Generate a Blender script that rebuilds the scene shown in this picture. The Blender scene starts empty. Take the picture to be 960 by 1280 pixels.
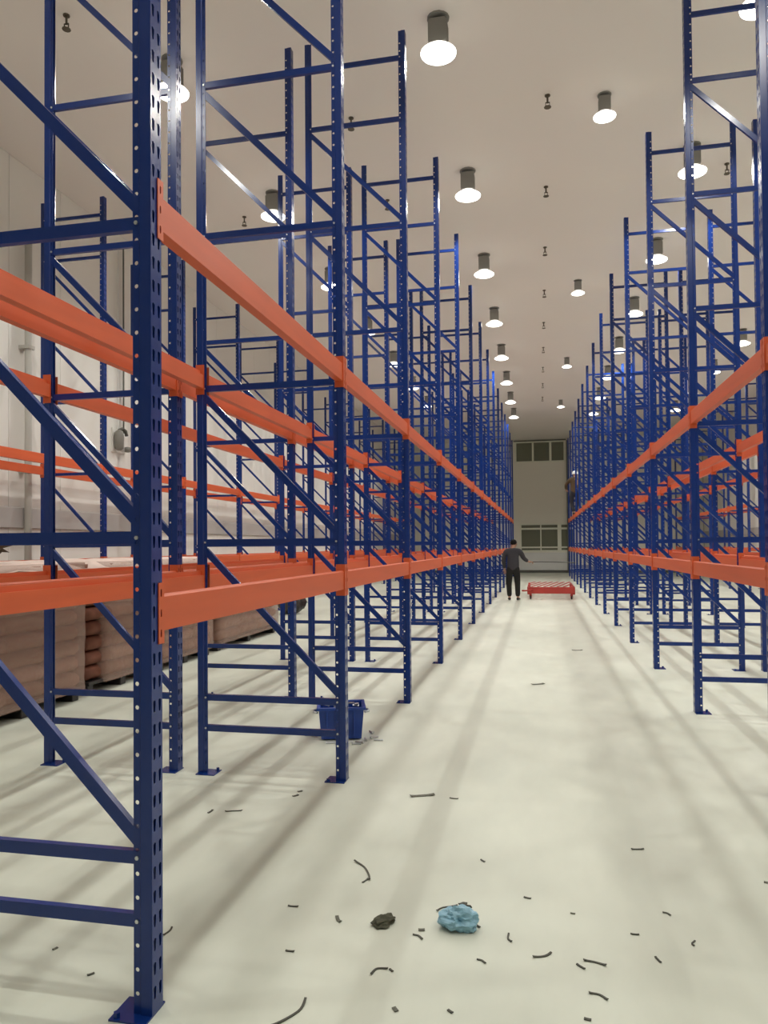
import bpy, bmesh, math, random
from mathutils import Vector, Matrix, Euler, noise

random.seed(7)
PI = math.pi
scn = bpy.context.scene
COL = scn.collection

# ------------------------------------------------------------------ camera, world, exposure
F_PX, YAW, PITCH, ROLL, SHIFT_PX = 921.74, 0.20830, 0.01944, -0.00824, 24.61
CAM_H = 1.5
cam_data = bpy.data.cameras.new('camera')
cam = bpy.data.objects.new('camera', cam_data)
COL.objects.link(cam)
fw = Vector((-math.sin(YAW) * math.cos(PITCH), math.cos(YAW) * math.cos(PITCH), math.sin(PITCH)))
rt = Vector((math.cos(YAW), math.sin(YAW), 0))
up = rt.cross(fw)
r2 = math.cos(ROLL) * rt + math.sin(ROLL) * up
u2 = -math.sin(ROLL) * rt + math.cos(ROLL) * up
mw = Matrix((r2, u2, -fw)).transposed().to_4x4()
mw.translation = Vector((0, 0, CAM_H))
cam.matrix_world = mw
cam_data.sensor_fit = 'VERTICAL'
cam_data.sensor_height = 32.0
cam_data.lens = F_PX / 1280 * 32.0
cam_data.shift_y = SHIFT_PX / 1280
cam_data.clip_start = 0.05
cam_data.clip_end = 200
scn.camera = cam

world = bpy.data.worlds.new('world')
scn.world = world
world.use_nodes = True
world.node_tree.nodes['Background'].inputs['Color'].default_value = (0.9, 0.95, 1, 1)
world.node_tree.nodes['Background'].inputs['Strength'].default_value = 0.05

scn.view_settings.view_transform = 'Standard'
scn.view_settings.look = 'None'
scn.view_settings.exposure = 0.66
scn.view_settings.gamma = 1.0
scn.view_settings.use_curve_mapping = False

LAMP_W = 95.0                    # watts of each high-bay lamp
LAMP_RGB = (1.0, 0.995, 0.94)

# ------------------------------------------------------------------ materials
def mat(name, rgb, rough=0.5, metal=0.0, spec=0.5, coat=0.0, noise_scale=None, noise_amt=0.12, bump=0.0,
        stretch=(1, 1, 1), emit=None, emit_s=0.0):
    m = bpy.data.materials.new(name)
    m.use_nodes = True
    nt = m.node_tree
    b = nt.nodes['Principled BSDF']
    b.inputs['Base Color'].default_value = (*rgb, 1)
    b.inputs['Roughness'].default_value = rough
    b.inputs['Metallic'].default_value = metal
    b.inputs['Specular IOR Level'].default_value = spec
    b.inputs['Coat Weight'].default_value = coat
    if emit:
        b.inputs['Emission Color'].default_value = (*emit, 1)
        b.inputs['Emission Strength'].default_value = emit_s
    if noise_scale:
        tc = nt.nodes.new('ShaderNodeTexCoord')
        mp = nt.nodes.new('ShaderNodeMapping')
        mp.inputs['Scale'].default_value = stretch
        nz = nt.nodes.new('ShaderNodeTexNoise')
        nz.inputs['Scale'].default_value = noise_scale
        nz.inputs['Detail'].default_value = 5
        mx = nt.nodes.new('ShaderNodeMix')
        mx.data_type = 'RGBA'
        mx.inputs['A'].default_value = (*[c * (1 - noise_amt) for c in rgb], 1)
        mx.inputs['B'].default_value = (*[min(1, c * (1 + noise_amt)) for c in rgb], 1)
        nt.links.new(tc.outputs['Object'], mp.inputs['Vector'])
        nt.links.new(mp.outputs['Vector'], nz.inputs['Vector'])
        nt.links.new(nz.outputs['Fac'], mx.inputs['Factor'])
        nt.links.new(mx.outputs['Result'], b.inputs['Base Color'])
        if bump:
            bp = nt.nodes.new('ShaderNodeBump')
            bp.inputs['Strength'].default_value = bump
            bp.inputs['Distance'].default_value = 0.01
            nt.links.new(nz.outputs['Fac'], bp.inputs['Height'])
            nt.links.new(bp.outputs['Normal'], b.inputs['Normal'])
    return m

def concrete():
    m = mat('polished_concrete', (0.62, 0.63, 0.52), rough=0.42, spec=0.35)
    nt = m.node_tree
    b = nt.nodes['Principled BSDF']
    tc = nt.nodes.new('ShaderNodeTexCoord')
    def nz(scale, st, detail=6):
        mp = nt.nodes.new('ShaderNodeMapping')
        mp.inputs['Scale'].default_value = st
        n = nt.nodes.new('ShaderNodeTexNoise')
        n.inputs['Scale'].default_value = scale
        n.inputs['Detail'].default_value = detail
        nt.links.new(tc.outputs['Object'], mp.inputs['Vector'])
        nt.links.new(mp.outputs['Vector'], n.inputs['Vector'])
        return n
    a, c = nz(0.9, (1, 0.5, 1)), nz(7, (1, 0.35, 1))
    ad = nt.nodes.new('ShaderNodeMath'); ad.operation = 'MULTIPLY_ADD'
    ad.inputs[1].default_value = 0.35
    nt.links.new(c.outputs['Fac'], ad.inputs[0])
    nt.links.new(a.outputs['Fac'], ad.inputs[2])
    rp = nt.nodes.new('ShaderNodeValToRGB')
    rp.color_ramp.elements[0].position = 0.42
    rp.color_ramp.elements[0].color = (0.57, 0.60, 0.51, 1)
    rp.color_ramp.elements[1].position = 0.9
    rp.color_ramp.elements[1].color = (0.745, 0.775, 0.665, 1)
    nt.links.new(ad.outputs[0], rp.inputs['Fac'])
    nt.links.new(rp.outputs['Color'], b.inputs['Base Color'])
    mr = nt.nodes.new('ShaderNodeMapRange')
    mr.inputs['To Min'].default_value = 0.36
    mr.inputs['To Max'].default_value = 0.56
    nt.links.new(c.outputs['Fac'], mr.inputs['Value'])
    nt.links.new(mr.outputs['Result'], b.inputs['Roughness'])
    return m

def film_mat(name, tint, clear):
    m = bpy.data.materials.new(name)
    m.use_nodes = True
    nt = m.node_tree
    nt.nodes.remove(nt.nodes['Principled BSDF'])
    out = nt.nodes['Material Output']
    tr = nt.nodes.new('ShaderNodeBsdfTransparent')
    b = nt.nodes.new('ShaderNodeBsdfPrincipled')
    b.inputs['Base Color'].default_value = (*tint, 1)
    b.inputs['Roughness'].default_value = 0.22
    tc = nt.nodes.new('ShaderNodeTexCoord')
    nz = nt.nodes.new('ShaderNodeTexNoise')
    nz.inputs['Scale'].default_value = 5
    nz.inputs['Distortion'].default_value = 2.0
    bp = nt.nodes.new('ShaderNodeBump')
    bp.inputs['Strength'].default_value = 0.6
    bp.inputs['Distance'].default_value = 0.03
    nt.links.new(tc.outputs['Object'], nz.inputs['Vector'])
    nt.links.new(nz.outputs['Fac'], bp.inputs['Height'])
    nt.links.new(bp.outputs['Normal'], b.inputs['Normal'])
    mx = nt.nodes.new('ShaderNodeMixShader')
    mx.inputs['Fac'].default_value = 1 - clear
    nt.links.new(tr.outputs['BSDF'], mx.inputs[1])
    nt.links.new(b.outputs['BSDF'], mx.inputs[2])
    nt.links.new(mx.outputs['Shader'], out.inputs['Surface'])
    return m

M = {
    'shade': mat('lit_acrylic_shade', (0.75, 0.74, 0.70), rough=0.4, emit=(1, .96, .88), emit_s=.75),
    'blue': mat('blue_powder_coat', (0.005, 0.032, 0.20), rough=0.22, spec=0.5, noise_scale=3, noise_amt=0.15),
    'orange': mat('orange_powder_coat', (0.66, 0.115, 0.035), rough=0.42, noise_scale=4, noise_amt=0.13, stretch=(1, .3, 4)),
    'zinc': mat('zinc_bolt', (0.62, 0.64, 0.66), rough=0.35, metal=0.9),
    'floor': concrete(),
    'ceiling': mat('painted_ceiling_sheet', (0.88, 0.825, 0.78), rough=0.75, noise_scale=0.4, noise_amt=0.03),
    'wall': mat('white_sandwich_panel', (0.84, 0.82, 0.77), rough=0.45, noise_scale=0.7, noise_amt=0.03),
    'joint': mat('panel_joint', (0.45, 0.43, 0.39), rough=0.7),
    'far': mat('cream_wall_panel', (0.88, 0.85, 0.74), rough=0.6, noise_scale=0.6, noise_amt=0.04),
    'band': mat('grey_wall_band', (0.46, 0.43, 0.41), rough=0.6),
    'midgrey': mat('worn_grey_casting', (0.26, 0.25, 0.22), rough=0.5),
    'band2': mat('pale_pipe_paint', (0.60, 0.58, 0.53), rough=0.5),
    'grey': mat('light_grey_paint', (0.78, 0.78, 0.75), rough=0.5),
    'darkgrey': mat('dark_grey_paint', (0.12, 0.125, 0.105), rough=0.6),
    'heatsink': mat('cast_lamp_housing', (0.27, 0.26, 0.235), rough=0.6),
    'glow': mat('lit_lamp_diffuser', (0.9, 0.9, 0.88), rough=0.4, emit=(1, 0.96, 0.87), emit_s=5.0),
    'frame': mat('window_frame_paint', (0.84, 0.84, 0.70), rough=0.5),
    'pane': film_mat('dark_window_glass', (0.24, 0.25, 0.17), 0.35),
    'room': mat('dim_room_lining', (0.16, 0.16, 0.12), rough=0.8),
    'sack': mat('brown_paper_sack', (0.33, 0.175, 0.115), rough=0.75, noise_scale=6, noise_amt=0.25, bump=0.4),
    'sack_dark': mat('dark_brown_sack', (0.20, 0.075, 0.045), rough=0.75, noise_scale=6, noise_amt=0.25, bump=0.4),
    'film': film_mat('stretch_film', (0.48, 0.315, 0.255), 0.5),
    'pallet': mat('black_plastic_pallet', (0.022, 0.02, 0.02), rough=0.5),
    'sheet': mat('pale_top_sheet', (0.78, 0.62, 0.55), rough=0.6, noise_scale=8, noise_amt=0.2),
    'paper': mat('crumpled_brown_paper', (0.075, 0.045, 0.025), rough=0.85),
    'black_bag': mat('black_bag_plastic', (0.018, 0.014, 0.014), rough=0.35),
    'crate': mat('blue_crate_plastic', (0.010, 0.055, 0.33), rough=0.32),
    'blue_bag': mat('pale_blue_plastic', (0.27, 0.50, 0.63), rough=0.35, noise_scale=25, noise_amt=0.25),
    'strap': mat('dark_strap_offcut', (0.06, 0.06, 0.043), rough=0.6),
    'rag': mat('olive_grey_rag', (0.085, 0.085, 0.055), rough=0.9, noise_scale=60, noise_amt=0.5, bump=0.8),
    'twig': mat('grey_offcut', (0.13, 0.13, 0.10), rough=0.8, noise_scale=80, noise_amt=0.5),
    'red': mat('red_trolley_paint', (0.46, 0.045, 0.035), rough=0.45),
    'rubber': mat('black_rubber', (0.02, 0.02, 0.02), rough=0.7),
    'skin': mat('skin', (0.45, 0.26, 0.18), rough=0.55),
    'hair': mat('black_hair', (0.005, 0.004, 0.004), rough=0.85, spec=0.2),
    'jacket': mat('dark_slate_jacket', (0.030, 0.029, 0.036), rough=0.8, noise_scale=20, noise_amt=0.3),
    'trousers': mat('black_trousers', (0.008, 0.008, 0.007), rough=0.85),
    'shoe': mat('black_shoe', (0.01, 0.01, 0.01), rough=0.5),
    'brown_jacket': mat('brown_work_jacket', (0.085, 0.05, 0.022), rough=0.85, noise_scale=20, noise_amt=0.3),
    'navy': mat('navy_trousers', (0.02, 0.02, 0.03), rough=0.85),
    'helmet': mat('white_helmet', (0.8, 0.8, 0.8), rough=0.3),
    'rod': mat('thin_dark_rod', (0.05, 0.05, 0.045), rough=0.6),
    'sprinkler': mat('dark_sprinkler_brass', (0.13, 0.11, 0.08), rough=0.5, metal=0.6),
}

# ------------------------------------------------------------------ object helpers
def mesh_from(name, verts, faces, material, smooth=False):
    me = bpy.data.meshes.new(name)
    me.from_pydata([tuple(v) for v in verts], [], faces)
    me.update()
    if material:
        me.materials.append(material)
    if smooth:
        for p in me.polygons:
            p.use_smooth = True
    return me

def link(name, data, parent=None, loc=(0, 0, 0), rot=(0, 0, 0)):
    o = bpy.data.objects.new(name, data)
    COL.objects.link(o)
    o.parent = parent
    o.location = loc
    o.rotation_euler = rot
    return o

def tag(o, label, cat, group=None, kind=None):
    if label: o['label'] = label
    if cat: o['category'] = cat
    if group: o['group'] = group
    if kind: o['kind'] = kind
    return o

def thing(name, label, cat, loc=(0, 0, 0), rotz=0, group=None):
    o = link(name, None, None, loc, (0, 0, rotz))
    o.empty_display_size = 0.1
    o['kind'] = 'thing'
    return tag(o, label, cat, group)

class MB:
    """collects shapes for one mesh"""
    def __init__(self):
        self.v, self.f = [], []
    def add(self, vs, fs):
        n = len(self.v)
        self.v += [tuple(p) for p in vs]
        self.f += [tuple(i + n for i in q) for q in fs]
        return self
    def box(self, x0, x1, y0, y1, z0, z1):
        vs = [(x, y, z) for x in (x0, x1) for y in (y0, y1) for z in (z0, z1)]
        return self.add(vs, [(0, 1, 3, 2), (4, 6, 7, 5), (0, 4, 5, 1), (2, 3, 7, 6), (0, 2, 6, 4), (1, 5, 7, 3)])
    def prism(self, prof, p0, ax, ay, d):
        """closed profile (a,b) spanned by ax, ay at p0, swept by d"""
        p0, ax, ay, d = map(Vector, (p0, ax, ay, d))
        n = len(prof)
        a = [p0 + ax * q[0] + ay * q[1] for q in prof]
        b = [q + d for q in a]
        fs = [(i, (i + 1) % n, n + (i + 1) % n, n + i) for i in range(n)]
        return self.add(a + b, fs + [tuple(range(n))[::-1], tuple(range(n, 2 * n))])
    def lathe(self, prof, n=16, c=(0, 0, 0)):
        vs, fs = [], []
        for r, z in prof:
            for i in range(n):
                t = 2 * PI * i / n
                vs.append((c[0] + r * math.cos(t), c[1] + r * math.sin(t), c[2] + z))
        for k in range(len(prof) - 1):
            for i in range(n):
                j = (i + 1) % n
                fs.append((k * n + i, k * n + j, (k + 1) * n + j, (k + 1) * n + i))
        fs.append(tuple(range(n))[::-1])
        fs.append(tuple(range((len(prof) - 1) * n, len(prof) * n)))
        return self.add(vs, fs)
    def tube(self, pts, r, n=6):
        pts = [Vector(p) for p in pts]
        vs, fs = [], []
        for k, p in enumerate(pts):
            d = (pts[min(k + 1, len(pts) - 1)] - pts[max(k - 1, 0)]).normalized()
            a = d.cross(Vector((0, 0, 1)))
            a = a.normalized() if a.length > 1e-3 else Vector((1, 0, 0))
            b = d.cross(a)
            for i in range(n):
                t = 2 * PI * i / n
                vs.append(p + (a * math.cos(t) + b * math.sin(t)) * r)
        for k in range(len(pts) - 1):
            for i in range(n):
                j = (i + 1) % n
                fs.append((k * n + i, k * n + j, (k + 1) * n + j, (k + 1) * n + i))
        fs.append(tuple(range(n))[::-1]); fs.append(tuple(range((len(pts) - 1) * n, len(pts) * n)))
        return self.add(vs, fs)
    def mesh(self, name, material, smooth=False, fix=True, bevel=0):
        me = mesh_from(name, self.v, self.f, material, smooth)
        if fix or bevel:
            bm = bmesh.new(); bm.from_mesh(me)
            if bevel:
                bmesh.ops.bevel(bm, geom=bm.edges[:], offset=bevel, segments=1, affect='EDGES')
            bmesh.ops.recalc_face_normals(bm, faces=bm.faces)
            bm.to_mesh(me); bm.free()
        return me

def baked(name, me, mods, material=None, smooth=False):
    """apply modifiers given as a list of (type, settings) and return a plain mesh"""
    o = bpy.data.objects.new('bake', me)
    COL.objects.link(o)
    for t, s in mods:
        m = o.modifiers.new(t, t)
        for k, v in s.items():
            setattr(m, k, v)
    dg = bpy.context.evaluated_depsgraph_get()
    r = bpy.data.meshes.new_from_object(o.evaluated_get(dg))
    bpy.data.objects.remove(o)
    r.name = name
    r.materials.clear()
    if material: r.materials.append(material)
    for p in r.polygons: p.use_smooth = smooth
    return r

# ------------------------------------------------------------------ dimensions
Y0, BAY = 2.2071, 2.3980
def yk(k): return Y0 + BAY * k
DEPTH = 0.955
H_UP = 6.515
Z_U, Z_L = 2.625, 1.285
Y_END, Y_BACK = 40.4, -7.0
X_LEFT, X_RIGHT = -7.35, 8.2
Z_CEIL = 7.15
ORD = ['first', 'second', 'third', 'fourth', 'fifth', 'sixth', 'seventh', 'eighth', 'ninth', 'tenth', 'eleventh',
       'twelfth', 'thirteenth', 'fourteenth', 'fifteenth', 'sixteenth']

# ------------------------------------------------------------------ the room
def struct(name, me, loc=(0, 0, 0), parent=None):
    o = link(name, me, parent, loc)
    if parent is None: o['kind'] = 'structure'
    return o
struct('floor', MB().box(X_LEFT - .1, X_RIGHT + .1, Y_BACK - .1, Y_END + .1, -0.2, 0).mesh('floor', M['floor']))
struct('ceiling', MB().box(X_LEFT - .1, X_RIGHT + .1, Y_BACK - .1, Y_END + .1, Z_CEIL, Z_CEIL + 0.15).mesh('ceiling', M['ceiling']))
wl = struct('wall_left', MB().box(X_LEFT - .1, X_LEFT - 0.012, Y_BACK, Y_END, 0, Z_CEIL).mesh('wall_left', M['joint']))
wr = struct('wall_right', MB().box(X_RIGHT + 0.012, X_RIGHT + .1, Y_BACK, Y_END, 0, Z_CEIL).mesh('wall_right', M['joint']))
struct('wall_back', MB().box(X_LEFT - .1, X_RIGHT + .1, Y_BACK - .1, Y_BACK, 0, Z_CEIL).mesh('wall_back', M['wall']))
pan = MB().box(0, 0.012, 0.004, 1.146, 0, Z_CEIL - .002).mesh('panel', M['wall'], bevel=0.003)
n_pan = int((Y_END - Y_BACK) / 1.15) + 1
for i in range(n_pan):
    y = Y_BACK + i * 1.15
    if y + 1.15 > Y_END + .02: continue
    link('panel', pan, wl, (X_LEFT - 0.012, y, 0))
    link('panel', pan, wr, (X_RIGHT, y, 0))
# thin raised grey bands along the long walls
struct('wall_band_1', MB().box(X_LEFT, X_LEFT + 0.05, Y_BACK, Y_END, 1.80, 2.10).mesh('trim', M['band'], bevel=0.008))
struct('wall_band_2', MB().box(X_RIGHT - 0.05, X_RIGHT, Y_BACK, Y_END, 1.80, 2.10).mesh('trim', M['band'], bevel=0.008))
# end wall, with the two window openings left open
wf = MB()
XA0, XA1, ZA0, ZA1 = -1.26, 1.36, 5.93, 7.06          # high strip window
XB0, XB1, ZB0, ZB1 = -1.04, 1.80, 1.14, 2.63          # gallery window
yb = Y_END + 0.12
wf.box(X_LEFT - .1, X_RIGHT + .1, Y_END, yb, 0, ZB0)
wf.box(X_LEFT - .1, XB0, Y_END, yb, ZB0, ZB1).box(XB1, X_RIGHT + .1, Y_END, yb, ZB0, ZB1)
wf.box(X_LEFT - .1, X_RIGHT + .1, Y_END, yb, ZB1, ZA0)
wf.box(X_LEFT - .1, XA0, Y_END, yb, ZA0, ZA1).box(XA1, X_RIGHT + .1, Y_END, yb, ZA0, ZA1)
wf.box(X_LEFT - .1, X_RIGHT + .1, Y_END, yb, ZA1, Z_CEIL)
struct('wall_far', wf.mesh('wall_far', M['far']))
def window(name, x0, x1, z0, z1, vert, horiz, fr=0.07):
    w = struct(name, None)
    w.location = ((x0 + x1) / 2, Y_END, z0)
    cx = (x0 + x1) / 2
    X0, X1, Z1 = x0 - cx, x1 - cx, z1 - z0
    fm = MB().box(X0, X0 + fr, -.03, .08, 0, Z1).box(X1 - fr, X1, -.03, .08, 0, Z1)
    fm.box(X0 + fr, X1 - fr, -.03, .08, 0, fr).box(X0 + fr, X1 - fr, -.03, .08, Z1 - fr, Z1)
    link('frame', fm.mesh('frame', M['frame']), w)
    xs = [X0 + fr]
    for xv, wd in vert:
        link('mullion', MB().box(xv - cx - wd / 2, xv - cx + wd / 2, -.035, .07, fr, Z1 - fr).mesh('mullion', M['frame']), w)
        xs += [xv - cx - wd / 2, xv - cx + wd / 2]
    xs.append(X1 - fr)
    for zv, wd in horiz:
        link('transom', MB().box(X0 + fr, X1 - fr, -.025, .06, zv - z0 - wd / 2, zv - z0 + wd / 2).mesh('transom', M['frame']), w)
    for a in range(0, len(xs), 2):
        link('pane', MB().box(xs[a], xs[a + 1], .02, .03, fr, Z1 - fr).mesh('pane', M['pane']), w)
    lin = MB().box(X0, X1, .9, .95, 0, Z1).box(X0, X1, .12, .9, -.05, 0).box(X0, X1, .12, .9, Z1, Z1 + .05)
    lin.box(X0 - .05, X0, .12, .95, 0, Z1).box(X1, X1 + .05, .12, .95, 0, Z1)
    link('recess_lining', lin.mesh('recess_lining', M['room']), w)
window('window_1', XA0, XA1, ZA0, ZA1, [(-0.32, .10), (0.60, .12)], [])
window('window_2', XB0, XB1, ZB0, ZB1, [(0.05, .06), (1.02, .20)], [(2.36, .10), (1.36, .08)])
struct('trim_3', MB().box(-1.45, 1.8, Y_END - .06, Y_END, .14, 1.08).mesh('trim', M['grey'], bevel=.01))
struct('baseboard_far', MB().box(X_LEFT, X_RIGHT, Y_END - .07, Y_END, 0, .13).mesh('baseboard', M['darkgrey']))
struct('trim_4', MB().box(1.42, 1.52, Y_END - .14, Y_END - .07, .13, ZA1).mesh('trim', M['darkgrey']))
struct('trim_5', MB().box(-1.6, -1.34, Y_END - .02, Y_END, 1.09, Z_CEIL).mesh('trim', M['frame']))
struct('trim_6', MB().box(-1.34, 1.42, Y_END - .05, Y_END, ZA1 + .01, ZA1 + .06).mesh('trim', M['darkgrey']))

# pipes and the small fixture on the long white wall
pipe = thing('wall_pipe', 'grey pipe running up the white wall behind the brown sack piles', 'pipe', (X_LEFT + .115, 9.36, 0))
link('pipe_run', MB().lathe([(.05, 0), (.05, 6.1)], 12).mesh('pipe', M['band2'], True), pipe)
for z in (2.6, 4.4, 6.0):
    link('pipe_clip', MB().box(-.112, .06, -.065, .065, z, z + .05).mesh('clip', M['band2']), pipe)
fx = thing('wall_valve_fixture', 'small grey valve fixture hanging from thin conduits on the white wall', 'fixture', (X_LEFT + .02, 11.85, 3.46))
link('conduit', MB().tube([(.03, -.05, .15), (.03, -.05, 3.5)], .012).mesh('conduit', M['grey']), fx)
link('conduit', MB().tube([(.03, .12, .1), (.03, .12, 3.5)], .016).mesh('conduit', M['darkgrey']), fx)
link('valve_body', MB().lathe([(.03, -.24), (.075, -.2), (.085, .02), (.06, .10), (.02, .13)], 12, (.09, -.12, 0)).mesh('valve', M['midgrey'], True), fx)
link('elbow', MB().tube([(.09, -.12, .12), (.09, -.02, .16), (.09, .09, .13), (.09, .12, .05)], .03, 8).mesh('elbow', M['darkgrey'], True), fx)
link('knob', MB().lathe([(.02, -.05), (.055, -.04), (.055, .04), (.02, .05)], 10, (.09, .15, -.19)).mesh('knob', M['midgrey'], True), fx)
link('back_plate', MB().box(-.018, .01, -.2, .22, -.26, .16).mesh('back_plate', M['wall']), fx)

# ------------------------------------------------------------------ high-bay lamps
lamp_house = MB().box(-.085, .085, -.085, .085, .075, .33)
for i in range(-4, 5):
    lamp_house.box(-.10, .10, i * .020 - .004, i * .020 + .004, .09, .31)
lamp_house = lamp_house.mesh('housing', M['heatsink'])
lamp_stem = MB().lathe([(.12, .365), (.12, .38)], 14).lathe([(.03, .33), (.03, .37)], 10).mesh('ceiling_mount', M['heatsink'])
lamp_shade = MB().lathe([(.075, .078), (.10, .07), (.17, .018), (.192, .0)], 24).mesh('reflector', M['shade'], True)
lamp_dome = MB().lathe([(.19, -.002), (.188, -.014), (.14, -.034), (.07, -.043), (.01, -.045)], 24).mesh('lens', M['glow'], True)
def lamp(x, y, label, group, s=1.0, w=1.0):
    t = thing('high_bay_lamp', label, 'lamp', (x, y, Z_CEIL - .38 * s), 0, group)
    t.scale = (s, s, s)
    link('ceiling_mount', lamp_stem, t)
    link('housing', lamp_house, t)
    link('reflector', lamp_shade, t)
    link('lens', lamp_dome, t)
    ld = bpy.data.lights.new('lamp_light', 'SPOT')
    ld.energy = LAMP_W * w
    ld.color = LAMP_RGB
    ld.spot_size = math.radians(144)
    ld.spot_blend = 0.25
    ld.shadow_soft_size = .10 * s
    lo = bpy.data.objects.new('lamp_light', ld)
    COL.objects.link(lo); lo.parent = t; lo.location = (0, 0, -.07)
LROWS = [(-1.0, 'over the aisle-side racks next to the sacks'), (-4.1, 'in the row above the brown sack piles'),
         (2.18, 'above the rack row of the climbing worker'), (5.3, 'above the outermost walkway past the climbing worker')]
for x, where in LROWS:
    for k in range(-2, 8):
        y = 7.75 + 3.3 * k
        if k >= 0:
            lamp(x, y, 'glowing white high-bay lamp, %s from the camera %s' % (ORD[k], where), 'high-bay lamps', 1, 1.5 if abs(x) > 3 else 1)
        else:
            lamp(x, y, '%s high-bay lamp behind the camera, %s' % (ORD[-k - 1], where.split(' the ', 1)[0] + ' the ' + where.split(' the ', 1)[1]), 'lamps behind the camera')
for k in range(4):
    lamp(0.86, 9.55 + 6.66 * k, 'small dim high-bay lamp over the aisle beside the sprinklers, %s from the camera' % ORD[k],
         'small aisle lamps', .72, .35)

# sprinklers
spr = MB().lathe([(.035, -.012), (.035, 0)], 10).lathe([(.012, -.10), (.012, -.01)], 8)
spr.box(-.028, -.020, -.006, .006, -.15, -.09).box(.020, .028, -.006, .006, -.15, -.09).box(-.028, .028, -.006, .006, -.10, -.09)
spr = spr.lathe([(.045, -.156), (.045, -.15)], 10).mesh('sprinkler', M['sprinkler'])
for k in range(9):
    tag(link('sprinkler', spr, None, (.16, 9.4 + 2.42 * k, Z_CEIL)),
        'small dark ceiling sprinkler, %s from the camera in the line over the aisle' % ORD[k], 'sprinkler', 'aisle sprinklers')
for x, y, w in ((-4.84, 6.85, 'beside the foremost lamp above the sacks'), (-4.88, 11.75, 'past the second lamp above the sacks'),
                (-2.37, 9.33, 'between the lamp rows, beyond the second frame'), (-2.37, 11.7, 'between the lamp rows, near the second lamp'),
                (2.79, 11.7, "beside the lamps above the climbing worker's row")):
    tag(link('sprinkler', spr, None, (x, y, Z_CEIL)), 'small dark ceiling sprinkler ' + w, 'sprinkler', 'outer sprinklers')

# ------------------------------------------------------------------ rack frames
PITCH_H = 0.0762
def perforated(mb, a, b, z0, n, hole):
    """strip from point a to b (xy), n pitches tall from z0, with one hole (list of 8 (u, v) fractions) per pitch"""
    a, b = Vector((a[0], a[1], 0)), Vector((b[0], b[1], 0))
    d = b - a
    for k in range(n):
        z = z0 + k * PITCH_H
        outer = [(0, 0), (.5, 0), (1, 0), (1, .5), (1, 1), (.5, 1), (0, 1), (0, .5)]
        pts = [a + d * u + Vector((0, 0, z + v * PITCH_H)) for u, v in outer]
        pts += [a + d * u + Vector((0, 0, z + v * PITCH_H)) for u, v in hole]
        mb.add(pts, [(i, (i + 1) % 8, 8 + (i + 1) % 8, 8 + i) for i in range(8)])
def strip(mb, a, b, z0, z1):
    mb.add([(a[0], a[1], z0), (b[0], b[1], z0), (b[0], b[1], z1), (a[0], a[1], z1)], [(0, 1, 2, 3)])
def ring_hole(cu, cv, ru, rv):
    return [(cu + ru * math.cos(t), cv + rv * math.sin(t)) for t in [PI * (1.25 + .25 * i) for i in range(8)]]
def upright(sign):
    mb = MB()
    n = int((H_UP - .05) / PITCH_H)
    z0, zt = 0.03, 0.03 + n * PITCH_H
    slot = [(.36, .28), (.5, .25), (.64, .28), (.70, .5), (.74, .74), (.5, .80), (.26, .74), (.30, .5)]
    rnd = ring_hole(.46, .5, .30, .098)
    s = sign
    W = .034
    perforated(mb, (s * .030, -W), (s * .030, 0), z0, n, slot)
    perforated(mb, (s * .030, 0), (s * .030, W), z0, n, slot)
    perforated(mb, (s * -.012, -.029), (s * -.036, -.029), z0, n, rnd)
    for a, b in (((.030, -W), (.030, W)), ((-.012, -.029), (-.036, -.029))):
        strip(mb, (s * a[0], a[1]), (s * b[0], b[1]), .004, z0)
        strip(mb, (s * a[0], a[1]), (s * b[0], b[1]), zt, H_UP)
    for a, b in (((.030, -W), (-.008, -W)), ((-.008, -W), (-.012, -.029)), ((.030, W), (-.008, W)), ((-.008, W), (-.012, .024))):
        strip(mb, (s * a[0], a[1]), (s * b[0], b[1]), .004, H_UP)
    me = mb.mesh('upright', M['blue'], fix=False)
    return baked('upright', me, [('SOLIDIFY', {'thickness': .0022, 'offset': 0})], M['blue'])
UP_POS, UP_NEG = upright(1), upright(-1)
HD = DEPTH / 2
NODES = [0.502 + 1.0314 * i for i in range(6)]
CPROF = [(-.021, 0), (.021, 0), (.021, .024), (.018, .024), (.018, .003), (-.018, .003), (-.018, .024), (-.021, .024)]
YB = -.0275
def bar_mesh(p0, p1):
    p0, p1 = Vector(p0), Vector(p1)
    d = p1 - p0
    side = Vector((-d.z, 0, d.x)).normalized()
    return MB().prism(CPROF, p0, side, (0, 1, 0), d).mesh('brace', M['blue'])
H_ME = bar_mesh((-HD + .014, YB, 0), (HD - .014, YB, 0))
D_ME = bar_mesh((-HD + .020, YB, 1.0314 - .052), (HD - .020, YB, .052))
BASE_ME = MB().box(-.065, .065, -.062, .062, 0, .006).lathe([(.011, .006), (.011, .022)], 6, (-.045, -.045, 0)).mesh('base_plate', M['blue'])
bolts = MB()
for z in [.30] + NODES + [6.26]:
    for sx in (-1, 1):
        cx = sx * (HD - .0235)
        ring = [(cx + .007 * math.cos(2 * PI * i / 6), z + .007 * math.sin(2 * PI * i / 6)) for i in range(6)]
        bolts.add([(a, -.0302, b) for a, b in ring] + [(a, -.0345, b) for a, b in ring],
                  [(i, (i + 1) % 6, 6 + (i + 1) % 6, 6 + i) for i in range(6)] + [tuple(range(6, 12))])
BOLT_ME = bolts.mesh('bolts', M['zinc'])
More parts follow.
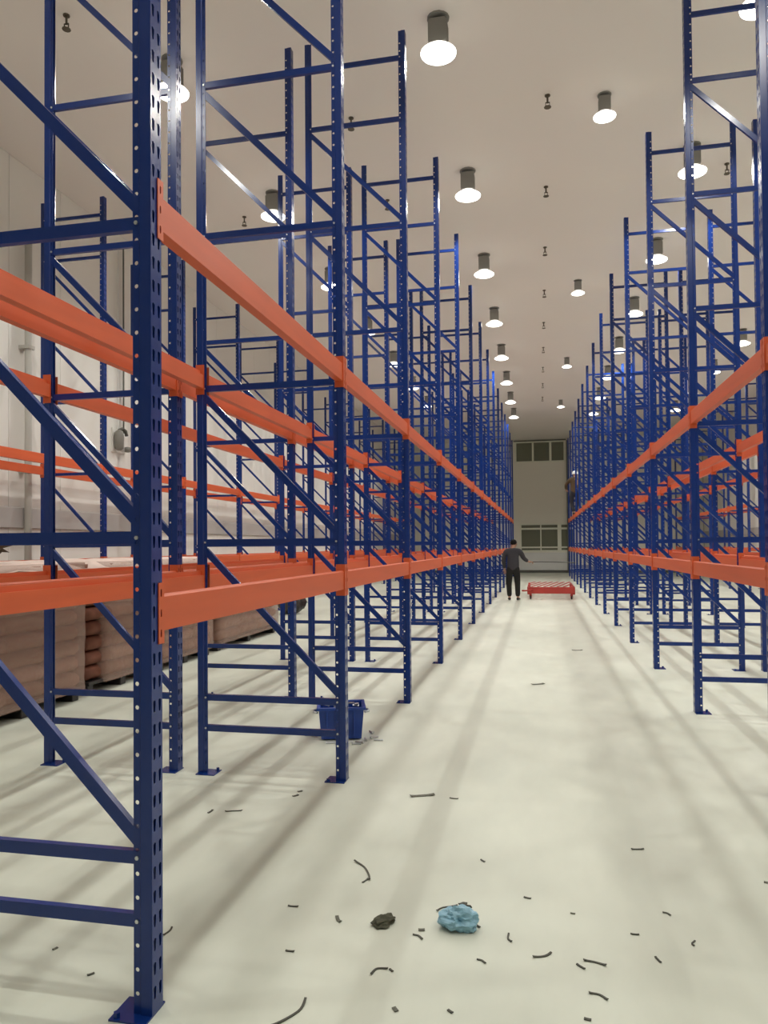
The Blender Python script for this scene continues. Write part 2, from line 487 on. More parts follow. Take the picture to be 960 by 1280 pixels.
def make_frame(x_left, y, label, group):
    t = thing('rack_upright', label, 'rack frame', (x_left + HD, y, 0), 0, group)
    link('post', UP_NEG, t, (-HD, 0, .002))
    link('post', UP_POS, t, (HD, 0, .002))
    link('base_plate', BASE_ME, t, (-HD + .035, -.012, 0), (0, 0, PI))
    link('base_plate', BASE_ME, t, (HD - .035, -.012, 0))
    for z in [.30] + NODES + [6.26]:
        link('horizontal_brace', H_ME, t, (0, 0, z))
    for z in NODES[:-1]:
        link('diagonal_brace', D_ME, t, (0, 0, z))
    b = link('bolts', BOLT_ME, t); b['kind'] = 'stuff'
    return t

# ------------------------------------------------------------------ beams
def beam_parts(L):
    body = MB().prism([(.028, -.06), (.028, .052), (.020, .06), (.002, .06), (.002, .032), (-.020, .032), (-.020, -.06)],
                      (0, -L / 2 + .005, 0), (1, 0, 0), (0, 0, 1), (0, L - .010, 0)).mesh('beam_body', M['orange'])
    con = []
    for s in (-1, 1):
        mb = MB()
        mb.box(-.024, .036, min(s * (L / 2 - .0045), s * (L / 2 - .0005)), max(s * (L / 2 - .0045), s * (L / 2 - .0005)), -.10, .10)
        y0, y1 = sorted((s * (L / 2 - .0005), s * (L / 2 + .031)))
        # face plate with three slots, 4 mm thick, standing just clear of the upright face
        zs = [-.10, -.033, .033, .10]
        for k in range(3):
            h = zs[k + 1] - zs[k]
            hole = [(.38, .33), (.5, .30), (.62, .33), (.66, .5), (.62, .67), (.5, .70), (.38, .67), (.34, .5)]
            outer = [(0, 0), (.5, 0), (1, 0), (1, .5), (1, 1), (.5, 1), (0, 1), (0, .5)]
            P = lambda u, v, x: (x, y0 + (y1 - y0) * u, zs[k] + h * v)
            vs = [P(*q, .036) for q in outer] + [P(*q, .036) for q in hole] + [P(*q, .0325) for q in outer] + [P(*q, .0325) for q in hole]
            fs = []
            for i in range(8):
                j = (i + 1) % 8
                fs += [(i, j, 8 + j, 8 + i), (16 + j, 16 + i, 24 + i, 24 + j), (8 + i, 8 + j, 24 + j, 24 + i), (j, i, 16 + i, 16 + j)]
            mb.add(vs, fs)
        con.append(mb.mesh('connector', M['orange'], fix=False))
    return body, con
_beams = {}
def make_beam(x, y0, y1, z, out, label, group):
    L = round(y1 - y0 - .071, 4)
    if L not in _beams: _beams[L] = beam_parts(L)
    body, con = _beams[L]
    t = thing('rack_crossbeam', label, 'rack beam', (x, (y0 + y1) / 2, z), 0 if out > 0 else PI, group)
    link('beam_body', body, t)
    for c in con: link('connector', c, t)

# rows: (x of the post on the negative side, first k, last k, wording)
ROWS = [
    (-2.213, 0, 14, 'aisle row beside brown sacks'),
    (-3.375, 0, 14, 'inner row by brown sacks'),
    (-7.005, 2, 14, 'wall row behind brown sacks'),
    (1.353, 0, 14, "climbing worker's row"),
    (2.560, 3, 14, "row backing climbing worker's row"),
    (6.110, 9, 14, 'outer row past climbing worker'),
]
def nth(k, i, xl, zero, fmt):
    if xl == 1.353: i -= 1
    return zero if i < 0 else fmt % ORD[i]
for xl, k0, k1, word in ROWS:
    ys = {k: yk(k) + (.0 if k else 0) for k in range(k0, k1 + 1)}
    if xl == 1.353: ys[0] += .17; ys[1] += .17
    for i, k in enumerate(range(k0, k1 + 1)):
        make_frame(xl, ys[k], 'tall blue perforated rack frame, %s in the %s' % (nth(k, i, xl, 'beside the camera', '%s from the camera'), word), 'frames of the ' + word)
    for i, k in enumerate(range(k0, k1)):
        for z, lev in ((Z_U, 'upper'), (Z_L, 'lower')):
            for side, out in (('sack-wall side', -1), ('worker side', 1)):
                sd = {-1: 'rear', 1: 'front'}[out if xl < 0 else -out]
                make_beam(xl + (DEPTH if out > 0 else 0), ys[k], ys[k + 1], z, out,
                          'orange %s %s beam, %s, %s' % (lev, sd, nth(k, i, xl, 'bay beside the camera', '%s bay from the camera'), word), 'beams of the ' + word)

# ------------------------------------------------------------------ sack piles behind the racks
def pallet_load(x0, x1, y0, y1, layers, label, dark_edge=False, lh=.152):
    cx, cy = (x0 + x1) / 2, (y0 + y1) / 2
    w, d = x1 - x0, y1 - y0
    t = thing('sack_pile', label, 'sack pile', (cx, cy, 0))
    pl = MB()
    for yy in (-d / 2 + .05, 0, d / 2 - .05):
        pl.box(-w / 2 + .02, w / 2 - .02, yy - .05, yy + .05, 0, .10)
    pl.box(-w / 2, w / 2, -d / 2, d / 2, .10, .135)
    link('pallet', pl.mesh('pallet', M['pallet'], bevel=.006), t)
    n = 3
    sk = []
    for v in range(3):
        bm = bmesh.new()
        bmesh.ops.create_cube(bm, size=1)
        bmesh.ops.subdivide_edges(bm, edges=bm.edges[:], cuts=2, use_grid_fill=True)
        for q in bm.verts:
            c = q.co
            f = 1 - .30 * (abs(c.z) * 2) ** 3 * .22
            e = 1 - .16 * (max(abs(c.x), abs(c.y)) * 2) ** 4 * (abs(c.z) * 2)
            q.co = Vector((c.x * w * .98 * f, c.y * (d / n) * .99 * f, c.z * lh * 1.0 * e))
            q.co += Vector((1, 1, .5)) * noise.noise(q.co * 9 + Vector((v * 7, 0, 0))) * .012
        me = bpy.data.meshes.new('sack'); bm.to_mesh(me); bm.free()
        me.materials.append(M['sack_dark'] if False else M['sack'])
        for p in me.polygons: p.use_smooth = True
        sk.append(me)
    dk = [m.copy() for m in sk]
    for m in dk:
        m.materials.clear(); m.materials.append(M['sack_dark'])
    rnd = random.Random(int(y0 * 100))
    for L in range(layers):
        for j in range(n):
            src = dk if (dark_edge and j == 0) else sk
            link('sack', rnd.choice(src), t, (rnd.uniform(-.015, .015), -d / 2 + d / n * (j + .5) + rnd.uniform(-.008, .008), .136 + lh * (L + .5)),
                 (0, 0, rnd.choice((0, PI)) + rnd.uniform(-.012, .012)))
    top = .136 + lh * layers
    # stretch film: a wavy open shell round the sacks
    fm = MB()
    per = []
    N = 14
    dy0 = -d / 2 - .03 if not dark_edge else -d / 2 + d / n * .55
    cor = [(-w / 2 - .03, dy0), (w / 2 + .03, dy0), (w / 2 + .03, d / 2 + .03), (-w / 2 - .03, d / 2 + .03)]
    for a in range(4):
        p, q = cor[a], cor[(a + 1) % 4]
        for i in range(N):
            per.append((p[0] + (q[0] - p[0]) * i / N, p[1] + (q[1] - p[1]) * i / N))
    R = 20
    vs, fs = [], []
    for r in range(R + 1):
        z = .10 + (top - .09) * r / R
        for (x, y) in per:
            o = noise.noise(Vector((x * 3 + cy, y * 3, z * 5))) * .018
            l = math.hypot(x, y)
            vs.append((x + x / l * o, y + y / l * o, z))
    P = len(per)
    for r in range(R):
        for i in range(P):
            j = (i + 1) % P
            fs.append((r * P + i, r * P + j, (r + 1) * P + j, (r + 1) * P + i))
    fm.add(vs, fs)
    link('stretch_film', fm.mesh('stretch_film', M['film'], True), t)
    g = MB()
    G = 10
    vs = [(-w / 2 - .02 + (w + .04) * i / G, -d / 2 - .02 + (d + .04) * j / G,
           top + .018 + .018 * noise.noise(Vector((i * .9 + y0, j * .9, 0)))) for i in range(G + 1) for j in range(G + 1)]
    fs = [(i * (G + 1) + j, (i + 1) * (G + 1) + j, (i + 1) * (G + 1) + j + 1, i * (G + 1) + j + 1) for i in range(G) for j in range(G)]
    vs = [(a, b, c - (.075 + .02 * noise.noise(Vector((a * 4, b * 4 + y0, 0))) if i % (G + 1) in (0, G) or i // (G + 1) in (0, G) else 0)) for i, (a, b, c) in enumerate(vs)]
    vs = [(a * (1.035 if c < top - .01 else 1), b * (1.035 if c < top - .01 else 1), c) for a, b, c in vs]
    g.add(vs, fs)
    me = baked('top_sheet', g.mesh('top_sheet', M['sheet'], True), [('SOLIDIFY', {'thickness': .006, 'offset': -1})], M['sheet'], True)
    link('top_sheet', me, t)
    return top
PX1 = -4.50
TOP = pallet_load(PX1 - 1.2, PX1 + .03, 5.0, 6.55, 8, 'film-wrapped brown sack pile, first from the camera, with pale top sheet')
pallet_load(PX1 - 1.2, PX1, 6.74, 8.05, 8, 'film-wrapped brown sack pile with a dark jagged uncovered end, second from the camera', True)
pallet_load(PX1 - 1.2, PX1 - .02, 8.22, 9.60, 8, 'film-wrapped brown sack pile, third from the camera')
pallet_load(PX1 - 1.2, PX1 - .05, 9.95, 12.3, 7, 'long film-wrapped brown sack pile, fourth from the camera')
def crumple(name, rad, scale, seed, amt, material, sub=3, freq=2.2, zmin=None, fold=True):
    bm = bmesh.new()
    bmesh.ops.create_icosphere(bm, subdivisions=sub, radius=1)
    for v in bm.verts:
        p = v.co.copy()
        n1 = noise.noise(p * freq + Vector((seed, 0, 0)))
        n2 = abs(noise.noise(p * freq * 2.3 + Vector((0, seed, 0)))) if fold else 0
        v.co = p * (1 + amt * n1 - amt * .8 * n2)
        v.co = Vector((v.co.x * rad * scale[0], v.co.y * rad * scale[1], v.co.z * rad * scale[2]))
        if zmin is not None and v.co.z < zmin: v.co.z = zmin
    me = bpy.data.meshes.new(name); bm.to_mesh(me); bm.free()
    me.materials.append(material)
    return me
tag(link('paper_wad', crumple('paper_wad', .13, (1.2, 1.3, .8), 3.1, .9, M['paper'], 3, 2.6), None, (-4.72, 5.60, TOP + .18)),
    'crumpled dark brown paper wad lying on the first sack pile', 'paper')
tag(link('black_bag', crumple('black_bag', .30, (1.0, 1.0, 1.0), 5.3, .25, M['black_bag'], 3, 1.3, -.27), None, (-5.45, 15.75, .27)),
    'rounded black plastic bag on the floor beyond the last brown sack pile', 'bag')

# ------------------------------------------------------------------ blue crate and loose bolts behind the second frame
cr = thing('blue_crate', 'blue plastic crate of steel fittings on the floor behind the second frame', 'crate', (-1.555, 5.66, 0), .28)
def crate_shell(h, a0, b0, a1, b1, th=.012):
    mb = MB()
    o0 = [(-a0, -b0, 0.01), (a0, -b0, .01), (a0, b0, .01), (-a0, b0, .01)]
    o1 = [(-a1, -b1, h), (a1, -b1, h), (a1, b1, h), (-a1, b1, h)]
    i1 = [(-a1 + th, -b1 + th, h), (a1 - th, -b1 + th, h), (a1 - th, b1 - th, h), (-a1 + th, b1 - th, h)]
    i0 = [(-a0 + th, -b0 + th, .025), (a0 - th, -b0 + th, .025), (a0 - th, b0 - th, .025), (-a0 + th, b0 - th, .025)]
    mb.add(o0 + o1 + i1 + i0, [(i + 4 * r, (i + 1) % 4 + 4 * r, (i + 1) % 4 + 4 * (r + 1), i + 4 * (r + 1)) for r in range(3) for i in range(4)] + [(3, 2, 1, 0), (12, 13, 14, 15)])
    return mb
link('crate_body', crate_shell(.25, .155, .12, .175, .135).mesh('crate_body', M['crate']), cr)
rim = MB().box(-.19, .19, -.15, -.132, .232, .256).box(-.19, .19, .132, .15, .232, .256).box(-.19, -.172, -.132, .132, .232, .256).box(.172, .19, -.132, .132, .232, .256)
link('crate_rim', rim.mesh('crate_rim', M['crate'], bevel=.003), cr)
for x in (-.11, -.04, .03, .10):
    link('rib', MB().box(x - .006, x + .006, -.148, -.125, .03, .232).mesh('rib', M['crate']), cr)
for s in (-1, 1):
    link('handle', MB().tube([(s * .185, -.05, .20), (s * .215, -.03, .20), (s * .215, .03, .20), (s * .185, .05, .20)], .009).mesh('handle', M['zinc'], True), cr)
fit = MB()
rr = random.Random(4)
for i in range(26):
    x, y, z, a = rr.uniform(-.12, .12), rr.uniform(-.09, .09), rr.uniform(.20, .258), rr.uniform(0, PI)
    fit.tube([(x, y, z), (x + .05 * math.cos(a), y + .05 * math.sin(a), z + rr.uniform(-.01, .01))], .009, 6)
ft = link('steel_fittings', fit.mesh('steel_fittings', M['zinc']), cr); ft['kind'] = 'stuff'
bolt = MB().tube([(0, 0, .008), (.06, 0, .008)], .007, 6).tube([(-.010, 0, .0105), (0, 0, .0105)], .0105, 6).mesh('bolt', M['zinc'])
bw = ['beside the crate end facing the sacks', 'just in front of the blue crate', 'touching the foot of the second frame', 'in front of the crate, nearer the aisle',
      'at the aisle-side corner of the blue crate', 'past the aisle-side corner of the blue crate', 'behind the aisle-side end of the crate', 'farther out from the crate, in the aisle',
      'between the crate and the second frame foot', 'closest to the aisle among those before the crate', 'at the sack-side end of those before the crate']
bp = [(-1.83, 5.62, .5), (-1.52, 5.40, 1.2), (-1.43, 5.385, 2.6), (-1.40, 5.43, .2), (-1.33, 5.55, 1.9), (-1.30, 5.62, .8), (-1.33, 5.78, 2.2), (-1.26, 5.57, .1),
      (-1.46, 5.45, .9), (-1.34, 5.48, 2.9), (-1.60, 5.42, .3)]
for (x, y, a), w in zip(bp, bw):
    tag(link('loose_bolt', bolt, None, (x, y, 0), (0, 0, a)), 'loose zinc bolt lying ' + w, 'bolt', 'bolts around the blue crate')

# ------------------------------------------------------------------ litter on the aisle floor
bag = crumple('plastic_bag', .100, (.88, .70, .50), 11.3, .48, M['blue_bag'], 4, 1.0, -.030)
tag(link('plastic_bag', bag, None, (-.333, 2.925, .0305)), 'crumpled pale blue plastic bag on the aisle floor', 'bag')
rag = crumple('rag', .05, (.75, 1.1, .30), 2.2, .5, M['rag'], 3, 2.0, -.010)
tag(link('rag', rag, None, (-.625, 2.895, .0105), (0, 0, -.6)), 'small olive grey crumpled rag on the floor beside the blue plastic bag', 'rag')
tag(link('plastic_scrap', crumple('plastic_scrap', .028, (1, .6, .5), 1.2, .8, M['strap'], 2, 2.0, -.01), None, (-.322, 3.075, .011)),
    'dark crumpled scrap touching the top of the blue plastic bag', 'scrap')
def ribbon(pts, w, th=.003, mname='strap'):
    # flat strap along a floor path, slightly curled up at its ends
    P = [Vector((x, y, 0)) for x, y in pts]
    Q = []
    for i in range(len(P) - 1):
        for s in range(4):
            t = s / 4
            p0, p1, p2, p3 = P[max(i - 1, 0)], P[i], P[i + 1], P[min(i + 2, len(P) - 1)]
            Q.append(.5 * ((2 * p1) + (p2 - p0) * t + (2 * p0 - 5 * p1 + 4 * p2 - p3) * t * t + (3 * p1 - p0 - 3 * p2 + p3) * t ** 3))
    Q.append(P[-1])
    c = sum(Q, Vector()) / len(Q)
    vs, fs = [], []
    for i, q in enumerate(Q):
        d = (Q[min(i + 1, len(Q) - 1)] - Q[max(i - 1, 0)]).normalized()
        n = Vector((-d.y, d.x, 0)) * w * (.38 if mname == 'strap' else .5)
        lift = min(.006, .05 * (P[0] - P[-1]).length) * (abs(i / (len(Q) - 1) - .5) * 2) ** 3
        for s, z in ((-1, 0), (1, 0), (1, th), (-1, th)):
            vs.append(q - c + n * s + Vector((0, 0, z + lift)))
    for i in range(len(Q) - 1):
        for a in range(4):
            b = (a + 1) % 4
            fs.append((i * 4 + a, i * 4 + b, i * 4 + 4 + b, i * 4 + 4 + a))
    fs += [(3, 2, 1, 0), tuple(len(vs) - 4 + a for a in range(4))]
    return MB().add(vs, fs).mesh('strap', M[mname]), c
LITTER = [
 ([(-.882,3.43),(-.823,3.379),(-.782,3.302),(-.766,3.248)], .011, 'strap', 'long arched dark strap offcut well beyond the olive rag'),
 ([(-.792,3.219),(-.776,3.262)], .009, 'strap', 'short stub at the lower end of the long arched strap'),
 ([(-.596,2.54),(-.587,2.576),(-.568,2.585),(-.545,2.585)], .010, 'strap', 'bent dark strap offcut on the camera side of the olive rag'),
 ([(-.539,2.586),(-.525,2.573)], .010, 'strap', 'tiny offcut at the tip of the bent strap'),
 ([(-.838,2.205),(-.799,2.263),(-.777,2.309),(-.777,2.36)], .011, 'strap', 'long dark strap offcut cut by the bottom edge of the picture'),
 ([(-1.047,2.954),(-1.002,2.956)], .011, 'strap', 'short straight offcut between the first frame foot and the rag'),
 ([(-.942,2.628),(-.908,2.629)], .011, 'strap', 'short straight offcut nearer the first frame foot than the rag'),
 ([(-.823,2.909),(-.809,2.88),(-.796,2.869)], .014, 'twig', 'small grey crumb between the rag and a straight offcut'),
 ([(-.498,2.829),(-.476,2.827),(-.456,2.802)], .010, 'strap', 'small hooked offcut between the rag and the blue bag'),
 ([(-.482,2.868),(-.458,2.873)], .016, 'twig', 'small flat chip above the hooked offcut beside the blue bag'),
 ([(-.432,3.025),(-.413,3.063),(-.353,3.088)], .008, 'strap', 'thin bent strap behind the blue plastic bag'),
 ([(-.288,2.956),(-.269,2.953),(-.248,2.932)], .010, 'strap', 'short dark strap sticking out beside the blue bag'),
 ([(-.136,2.906),(-.137,2.87),(-.122,2.85)], .009, 'strap', 'small hook-shaped offcut on its own past the blue bag'),
 ([(-.242,2.706),(-.224,2.704),(-.209,2.686)], .009, 'strap', 'short curved offcut on the camera side of the blue bag'),
 ([(-.309,2.397),(-.292,2.384)], .012, 'strap', 'small stub at the bottom of the picture below the blue bag'),
 ([(-.044,2.76),(-.004,2.774),(.022,2.8)], .011, 'strap', 'dark strap offcut with an upturned end, mid aisle'),
 ([(.134,2.774),(.173,2.771),(.213,2.754)], .011, 'strap', 'upper of two gently bowed straps in mid aisle'),
 ([(.11,2.744),(.137,2.718)], .011, 'strap', 'short slanted offcut touching the upper bowed strap'),
 ([(.141,2.577),(.175,2.575),(.2,2.549)], .010, 'strap', 'lower of two gently bowed straps in mid aisle'),
 ([(.118,2.437),(.14,2.433)], .014, 'strap', 'small stub below the lower bowed strap'),
 ([(.42,3.819),(.481,3.831)], .013, 'strap', "straight dark offcut in the aisle on the climbing worker's side, farther off"),
 ([(.469,3.193),(.487,3.19),(.496,3.172)], .010, 'strap', 'short bent offcut above the tiny ring-shaped offcut'),
 ([(.322,2.995),(.354,2.995)], .011, 'strap', 'short straight offcut between the bowed straps and the bent offcut'),
 ([(.554,2.988),(.539,2.968),(.544,2.952)], .008, 'strap', "tiny ring-shaped offcut on the climbing worker's side"),
 ([(.391,2.846),(.405,2.812)], .010, 'strap', 'small slanted offcut between the bowed straps and the ring-shaped offcut'),
 ([(-.085,3.218),(-.055,3.21)], .013, 'strap', 'small offcut in mid aisle, just farther off than the blue bag'),
 ([(-.294,3.561),(-.274,3.538)], .010, 'strap', 'tiny hooked crumb in the aisle directly beyond the blue bag'),
 ([(-1.766,3.93),(-1.727,3.95),(-1.673,3.96)], .014, 'strap', 'dark thin offcut under the first bay of racking'),
 ([(-1.849,3.889),(-1.845,3.941)], .016, 'strap', 'small clod beside the thin offcut under the first bay'),
 ([(-1.469,4.331),(-1.445,4.35)], .022, 'strap', 'farther of two dark crumbs near the second frame foot'),
 ([(-1.47,4.243),(-1.446,4.276)], .022, 'strap', 'nearer of two dark crumbs near the second frame foot'),
 ([(-.776,4.372),(-.722,4.396),(-.639,4.426)], .030, 'twig', 'flat grey offcut lying across the aisle beside the second frame'),
 ([(-.543,4.387),(-.49,4.383)], .012, 'twig', 'thin grey sliver beside the flat grey offcut'),
 ([(-1.443,2.639),(-1.436,2.676),(-1.439,2.7)], .009, 'strap', 'small offcut behind the first frame foot'),
 ([(-1.573,2.343),(-1.557,2.361)], .012, 'strap', 'small offcut under the first frame, close to its foot'),
 ([(-1.799,2.466),(-1.792,2.484)], .010, 'twig', 'pale small sliver under the first frame, away from its foot'),
 ([(-.483,2.375),(-.469,2.357)], .014, 'twig', 'pale crumb at the bottom of the picture below the bent strap'),
 ([(.95,3.562),(.965,3.557)], .016, 'twig', "grey crumb at the picture edge on the climbing worker's side"),
 ([(.122,3.113),(.103,3.116)], .008, 'twig', 'pale speck in mid aisle above the upper bowed strap'),
 ([(.425,10.798),(.569,10.819)], .05, 'twig', 'flat grey strip for a floor stain far down the aisle, the farther one'),  # stain in the floor, modelled as a thin flat strip
 ([(-.102,8.087),(.024,8.155)], .05, 'twig', 'flat grey strip for a floor stain far down the aisle, the nearer one'),  # thin strip added in place of a floor stain
]
for pts, w, mn, lab in LITTER:
    me, c = ribbon(pts, w, .003, mn)
    tag(link('strap_offcut' if mn == 'strap' else 'floor_scrap', me, None, (c.x, c.y, .0005)), lab, 'offcut' if mn == 'strap' else 'scrap', 'litter on the aisle floor')

# ------------------------------------------------------------------ red slatted trolley
tr = thing('red_trolley', 'low red slatted platform trolley standing on the aisle floor beside the standing man', 'trolley', (.28, 22.0, 0))
fr = MB().box(-.64, .64, -1.30, -1.24, .16, .34).box(-.64, .64, 1.24, 1.30, .13, .19).box(-.64, -.58, -1.24, 1.24, .13, .20).box(.58, .64, -1.24, 1.24, .13, .20)
for sx in (-.64, .58):
    for sy in (-1.0, 0, 1.0):
        fr.box(sx, sx + .06, sy - .03, sy + .03, .20, .345)
link('frame', fr.mesh('frame', M['red'], bevel=.006), tr)
for i in range(13):
    cxx = -1.05 + i * .175
    a, b = Vector((cxx + .0, -1.28, .345)), Vector((cxx + .42, 1.28, .345))
    d = b - a
    t0 = max(0, (-.61 - a.x) / d.x); t1 = min(1, (.61 - a.x) / d.x)
    if t1 - t0 < .08: continue
    p, q = a + d * t0, a + d * t1
    n = Vector((-d.y, d.x, 0)).normalized()
    link('slat', MB().prism([(-.028, 0), (.028, 0), (.028, .014), (-.028, .014)], p, n, (0, 0, 1), q - p).mesh('slat', M['red']), tr)
for sx in (-.55, .55):
    for sy in (-1.2, 1.2):
        lg = link('caster', MB().box(-.03, .03, -.03, .03, .09, .2).box(-.035, -.027, -.02, .04, .03, .12).box(.027, .035, -.02, .04, .03, .12).mesh('caster', M['red']), tr, (sx, sy, 0))
        w = MB().lathe([(.05, -.02), (.06, -.015), (.06, .015), (.05, .02)], 14).mesh('wheel', M['rubber'], True)
        link('wheel', w, lg, (0, .01, .06), (0, PI / 2, 0))
hd = MB().tube([(-.5, -1.30, .25), (-.72, -1.34, .24), (-.78, -1.32, .24)], .022, 8)
link('tow_bar', hd.mesh('tow_bar', M['red'], True), tr)

# ------------------------------------------------------------------ people
def skin_mesh(name, pts, edges, root, material, levels=2):
    me = bpy.data.meshes.new(name)
    me.from_pydata([p[0] for p in pts], edges, [])
    o = bpy.data.objects.new('bake', me)
    COL.objects.link(o)
    m = o.modifiers.new('Skin', 'SKIN')
    m.use_smooth_shade = True
    for i, p in enumerate(pts):
        sv = me.skin_vertices[0].data[i]
        sv.radius = p[1] if isinstance(p[1], tuple) else (p[1], p[1])
        sv.use_root = (i == root)
    s = o.modifiers.new('Sub', 'SUBSURF'); s.levels = levels; s.render_levels = levels
    dg = bpy.context.evaluated_depsgraph_get()
    r = bpy.data.meshes.new_from_object(o.evaluated_get(dg))
    bpy.data.objects.remove(o)
    r.name = name
    r.materials.clear(); r.materials.append(material)
    for p in r.polygons: p.use_smooth = True
    return r
def lerp(a, b, t): return tuple(a[i] + (b[i] - a[i]) * t for i in range(3))
def person(J, label, loc, rotz, jacket, trousers, headgear):
    """J: joint positions of the pose, metres from the ground point between the feet; facing +y"""
    t = thing('person', label, 'person', loc, rotz)
    pts, edges = [], []
    def add(p, r, prev=None):
        pts.append((p, r))
        if prev is not None: edges.append((prev, len(pts) - 1))
        return len(pts) - 1
    pel = add(J['pelvis'], (.145, .105))
    wai = add(J['waist'], (.130, .095), pel)
    che = add(J['chest'], (.160, .115), wai)
    nec = add(J['neck'], .055, che)
    hd0 = add(lerp(J['neck'], J['head'], .55), .070, nec)
    hd1 = add(J['head'], (.078, .098), hd0)
    add(lerp(J['head'], J['crown'], .6), (.070, .085), hd1)
    for s in ('l', 'r'):
        sh = add(J['sh_' + s], .062, che)
        el = add(J['el_' + s], .043, sh)
        wr_ = add(J['wr_' + s], .028, el)
        wrist, hand = Vector(J['wr_' + s]), Vector(J['ha_' + s])
        d = (hand - wrist).normalized()
        side = d.cross(Vector((0, 0, 1)))
        side = side.normalized() if side.length > .2 else Vector((1, 0, 0))
        nrm = side.cross(d)
        pa = add(tuple(wrist + d * .045), (.036, .020), wr_)
        pk = add(tuple(wrist + d * .085), (.040, .016), pa)
        for i, (o, ln) in enumerate(((-.030, .060), (-.010, .074), (.011, .069), (.031, .052))):
            k = wrist + d * .088 + side * o
            f1 = add(tuple(k + d * ln * .45 - nrm * .006), .0095, pk)
            f2 = add(tuple(k + d * ln * .75 - nrm * .028), .0085, f1)
            add(tuple(k + d * ln * .70 - nrm * .050), .0075, f2)
        th = add(tuple(wrist + d * .045 - side * .042 - nrm * .012), .012, pa)
        add(tuple(wrist + d * .080 - side * .055 - nrm * .034), .009, th)
        hp = add(J['hip_' + s], .092, pel)
        kn = add(J['kn_' + s], .058, hp)
        an = add(J['an_' + s], .038, kn)
        add(J['toe_' + s], .034, an)
    link('body', skin_mesh('body', pts, edges, 0, M['skin']), t)
    # face
    hc = Vector(J['head']); fwd = Vector(J['face']).normalized(); sd = fwd.cross(Vector((0, 0, 1))).normalized()
    link('nose', MB().tube([hc + fwd * .092 + Vector((0, 0, .012)), hc + fwd * .118 - Vector((0, 0, .022)), hc + fwd * .092 - Vector((0, 0, .030))], .011).mesh('nose', M['skin'], True), t)
    for s in (-1, 1):
        link('ear', MB().lathe([(.006, -.028), (.014, -.012), (.016, .012), (.006, .028)], 8, tuple(hc + sd * s * .080)).mesh('ear', M['skin'], True), t)
        link('eye', MB().lathe([(.003, -.009), (.010, 0), (.003, .009)], 8, tuple(hc + fwd * .090 + sd * s * .030 + Vector((0, 0, .016)))).mesh('eye', M['hair'], True), t)
    link('mouth', MB().tube([hc + fwd * .088 + sd * -.024 - Vector((0, 0, .052)), hc + fwd * .097 - Vector((0, 0, .052)), hc + fwd * .088 + sd * .024 - Vector((0, 0, .052))], .006).mesh('mouth', M['skin'], True), t)
    # jacket
    jp, je = [], []
    def ja(p, r, prev=None):
        jp.append((p, r))
        if prev is not None: je.append((prev, len(jp) - 1))
        return len(jp) - 1
    a = ja(lerp(J['pelvis'], J['waist'], -.75), (.185, .145))
    b = ja(J['waist'], (.175, .130), a)
    c = ja(J['chest'], (.190, .138), b)
    y_ = ja(lerp(J['chest'], J['neck'], .55), (.135, .105), c)
    ja(lerp(J['chest'], J['neck'], 1.12), (.078, .076), y_)
    for s in ('l', 'r'):
        q = ja(J['sh_' + s], .088, y_)
        q = ja(J['el_' + s], .064, q)
        ja(lerp(J['el_' + s], J['wr_' + s], .96), .048, q)
    link('jacket', skin_mesh('jacket', jp, je, 0, jacket), t)
    tp, te = [], []
    def ta(p, r, prev=None):
        tp.append((p, r))
        if prev is not None: te.append((prev, len(tp) - 1))
        return len(tp) - 1
    a = ta(lerp(J['pelvis'], J['waist'], .8), (.150, .112))
    a2 = ta(J['pelvis'], (.160, .122), a)
    for s in ('l', 'r'):
        q = ta(J['hip_' + s], .108, a2)
        q = ta(J['kn_' + s], .082, q)
        ta(lerp(J['kn_' + s], J['an_' + s], .96), .066, q)
    link('trousers', skin_mesh('trousers', tp, te, 0, trousers), t)
    for s in ('l', 'r'):
        an, toe = Vector(J['an_' + s]), Vector(J['toe_' + s])
        dd = (toe - an); dd.z = 0; dd.normalize()
        base = Vector((an.x, an.y, an.z - .075))
        sp = [(tuple(base - dd * .05 + Vector((0, 0, .04))), (.040, .040)), (tuple(base + dd * .06 + Vector((0, 0, .038))), (.044, .036)), (tuple(base + dd * .17 + Vector((0, 0, .028))), (.040, .026))]
        link('shoe', skin_mesh('shoe', sp, [(0, 1), (1, 2)], 0, M['shoe']), t)
    cr_ = Vector(J['crown'])
    if headgear == 'hair':
        hm = crumple('hair', 1, (.088, .108, .085), 4.4, .12, M['hair'], 3, 2.0, None, False)
        h = link('hair', hm, t, tuple(hc - fwd * .018 + Vector((0, 0, .048))))
    else:
        prof = [(.150, -.004), (.152, .004), (.122, .012), (.120, .05), (.098, .098), (.055, .128), (.012, .138)]
        h = link('helmet', MB().lathe(prof, 20).mesh('helmet', M['helmet'], True), t, tuple(hc + Vector((0, 0, .035))))
        link('helmet_ridge', MB().tube([(0, -.11, .06), (0, -.06, .13), (0, .0, .148), (0, .06, .13), (0, .11, .06)], .012).mesh('ridge', M['helmet'], True), h)
    return t
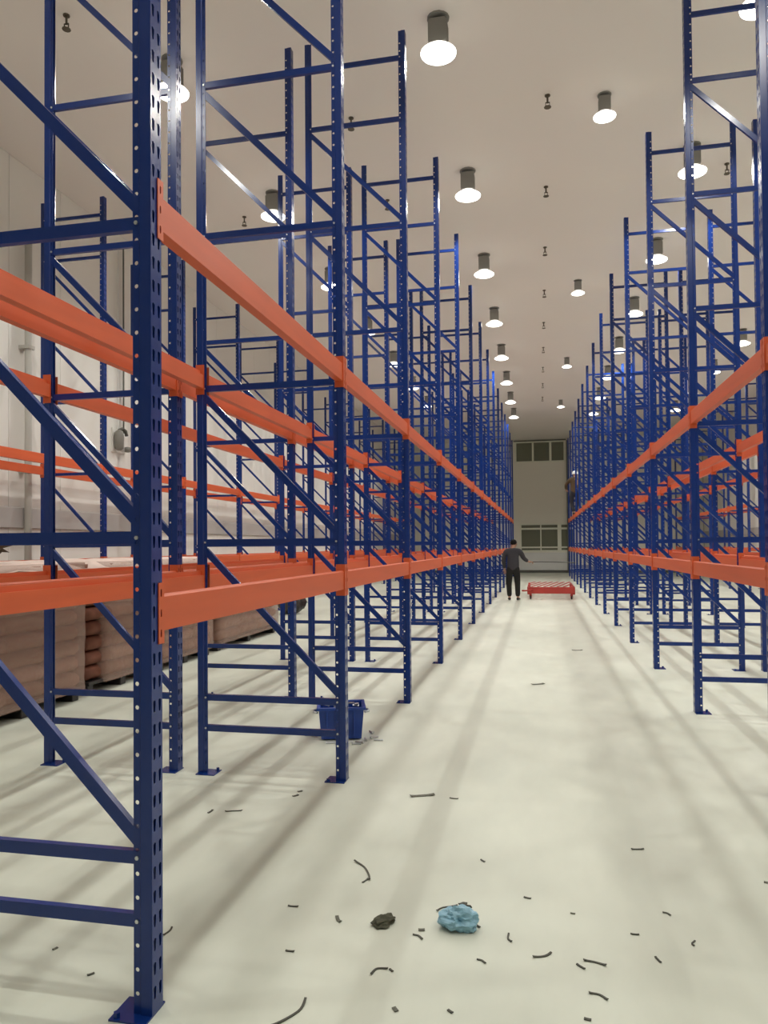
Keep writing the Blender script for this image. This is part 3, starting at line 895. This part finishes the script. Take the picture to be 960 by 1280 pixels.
MAN = dict(pelvis=(0, 0, .86), waist=(.0, .0, 1.02), chest=(.0, .0, 1.24), neck=(.0, .01, 1.40), head=(.03, .03, 1.52), crown=(.03, .03, 1.62), face=(.5, .85, 0),
           sh_l=(-.19, 0, 1.33), el_l=(-.25, .02, 1.08), wr_l=(-.23, .10, .86), ha_l=(-.22, .14, .76),
           sh_r=(.19, 0, 1.33), el_r=(.29, .04, 1.13), wr_r=(.40, .16, 1.05), ha_r=(.49, .19, 1.04),
           hip_l=(-.095, 0, .80), kn_l=(-.115, .02, .46), an_l=(-.10, 0, .085), toe_l=(-.12, .14, .035),
           hip_r=(.095, 0, .80), kn_r=(.115, .02, .46), an_r=(.12, 0, .085), toe_r=(.15, .14, .035))
person(MAN, 'person in dark jacket and black trousers standing in the aisle, holding a long rod', (-.72, 20.2, 0), 0, M['jacket'], M['trousers'], 'hair')
rod = MB().tube([(-.62, 0, .012), (-.3, 0, .016), (0, 0, .012), (.3, 0, .004), (.62, 0, -.012)], .013, 8)
rod = tag(link('rod', rod.mesh('rod', M['rod'], True), None, (.30, 20.405, 1.022), (0, 0, 0)),
          'long thin dark rod held level by the person standing in the aisle', 'rod')
CLIMB = dict(pelvis=(.02, -.02, .90), waist=(.02, -.02, 1.06), chest=(.03, .0, 1.30), neck=(.04, .02, 1.48), head=(.05, .06, 1.60), crown=(.05, .07, 1.70), face=(.1, 1, 0),
             sh_l=(-.16, 0, 1.40), el_l=(-.32, .10, 1.20), wr_l=(-.30, .24, 1.03), ha_l=(-.26, .32, 1.0),
             sh_r=(.21, .0, 1.40), el_r=(.24, .16, 1.22), wr_r=(.14, .30, 1.36), ha_r=(.06, .37, 1.42),
             hip_l=(-.08, -.02, .83), kn_l=(-.10, .08, .47), an_l=(-.03, -.02, .085), toe_l=(-.03, .12, .035),
             hip_r=(.11, -.02, .83), kn_r=(.12, .07, .47), an_r=(.06, -.06, .085), toe_r=(.06, .09, .035))
person(CLIMB, 'person in white helmet and brown jacket standing up on a rack beam', (1.36, 30.45, Z_U + .064), 0, M['brown_jacket'], M['navy'], 'helmet')
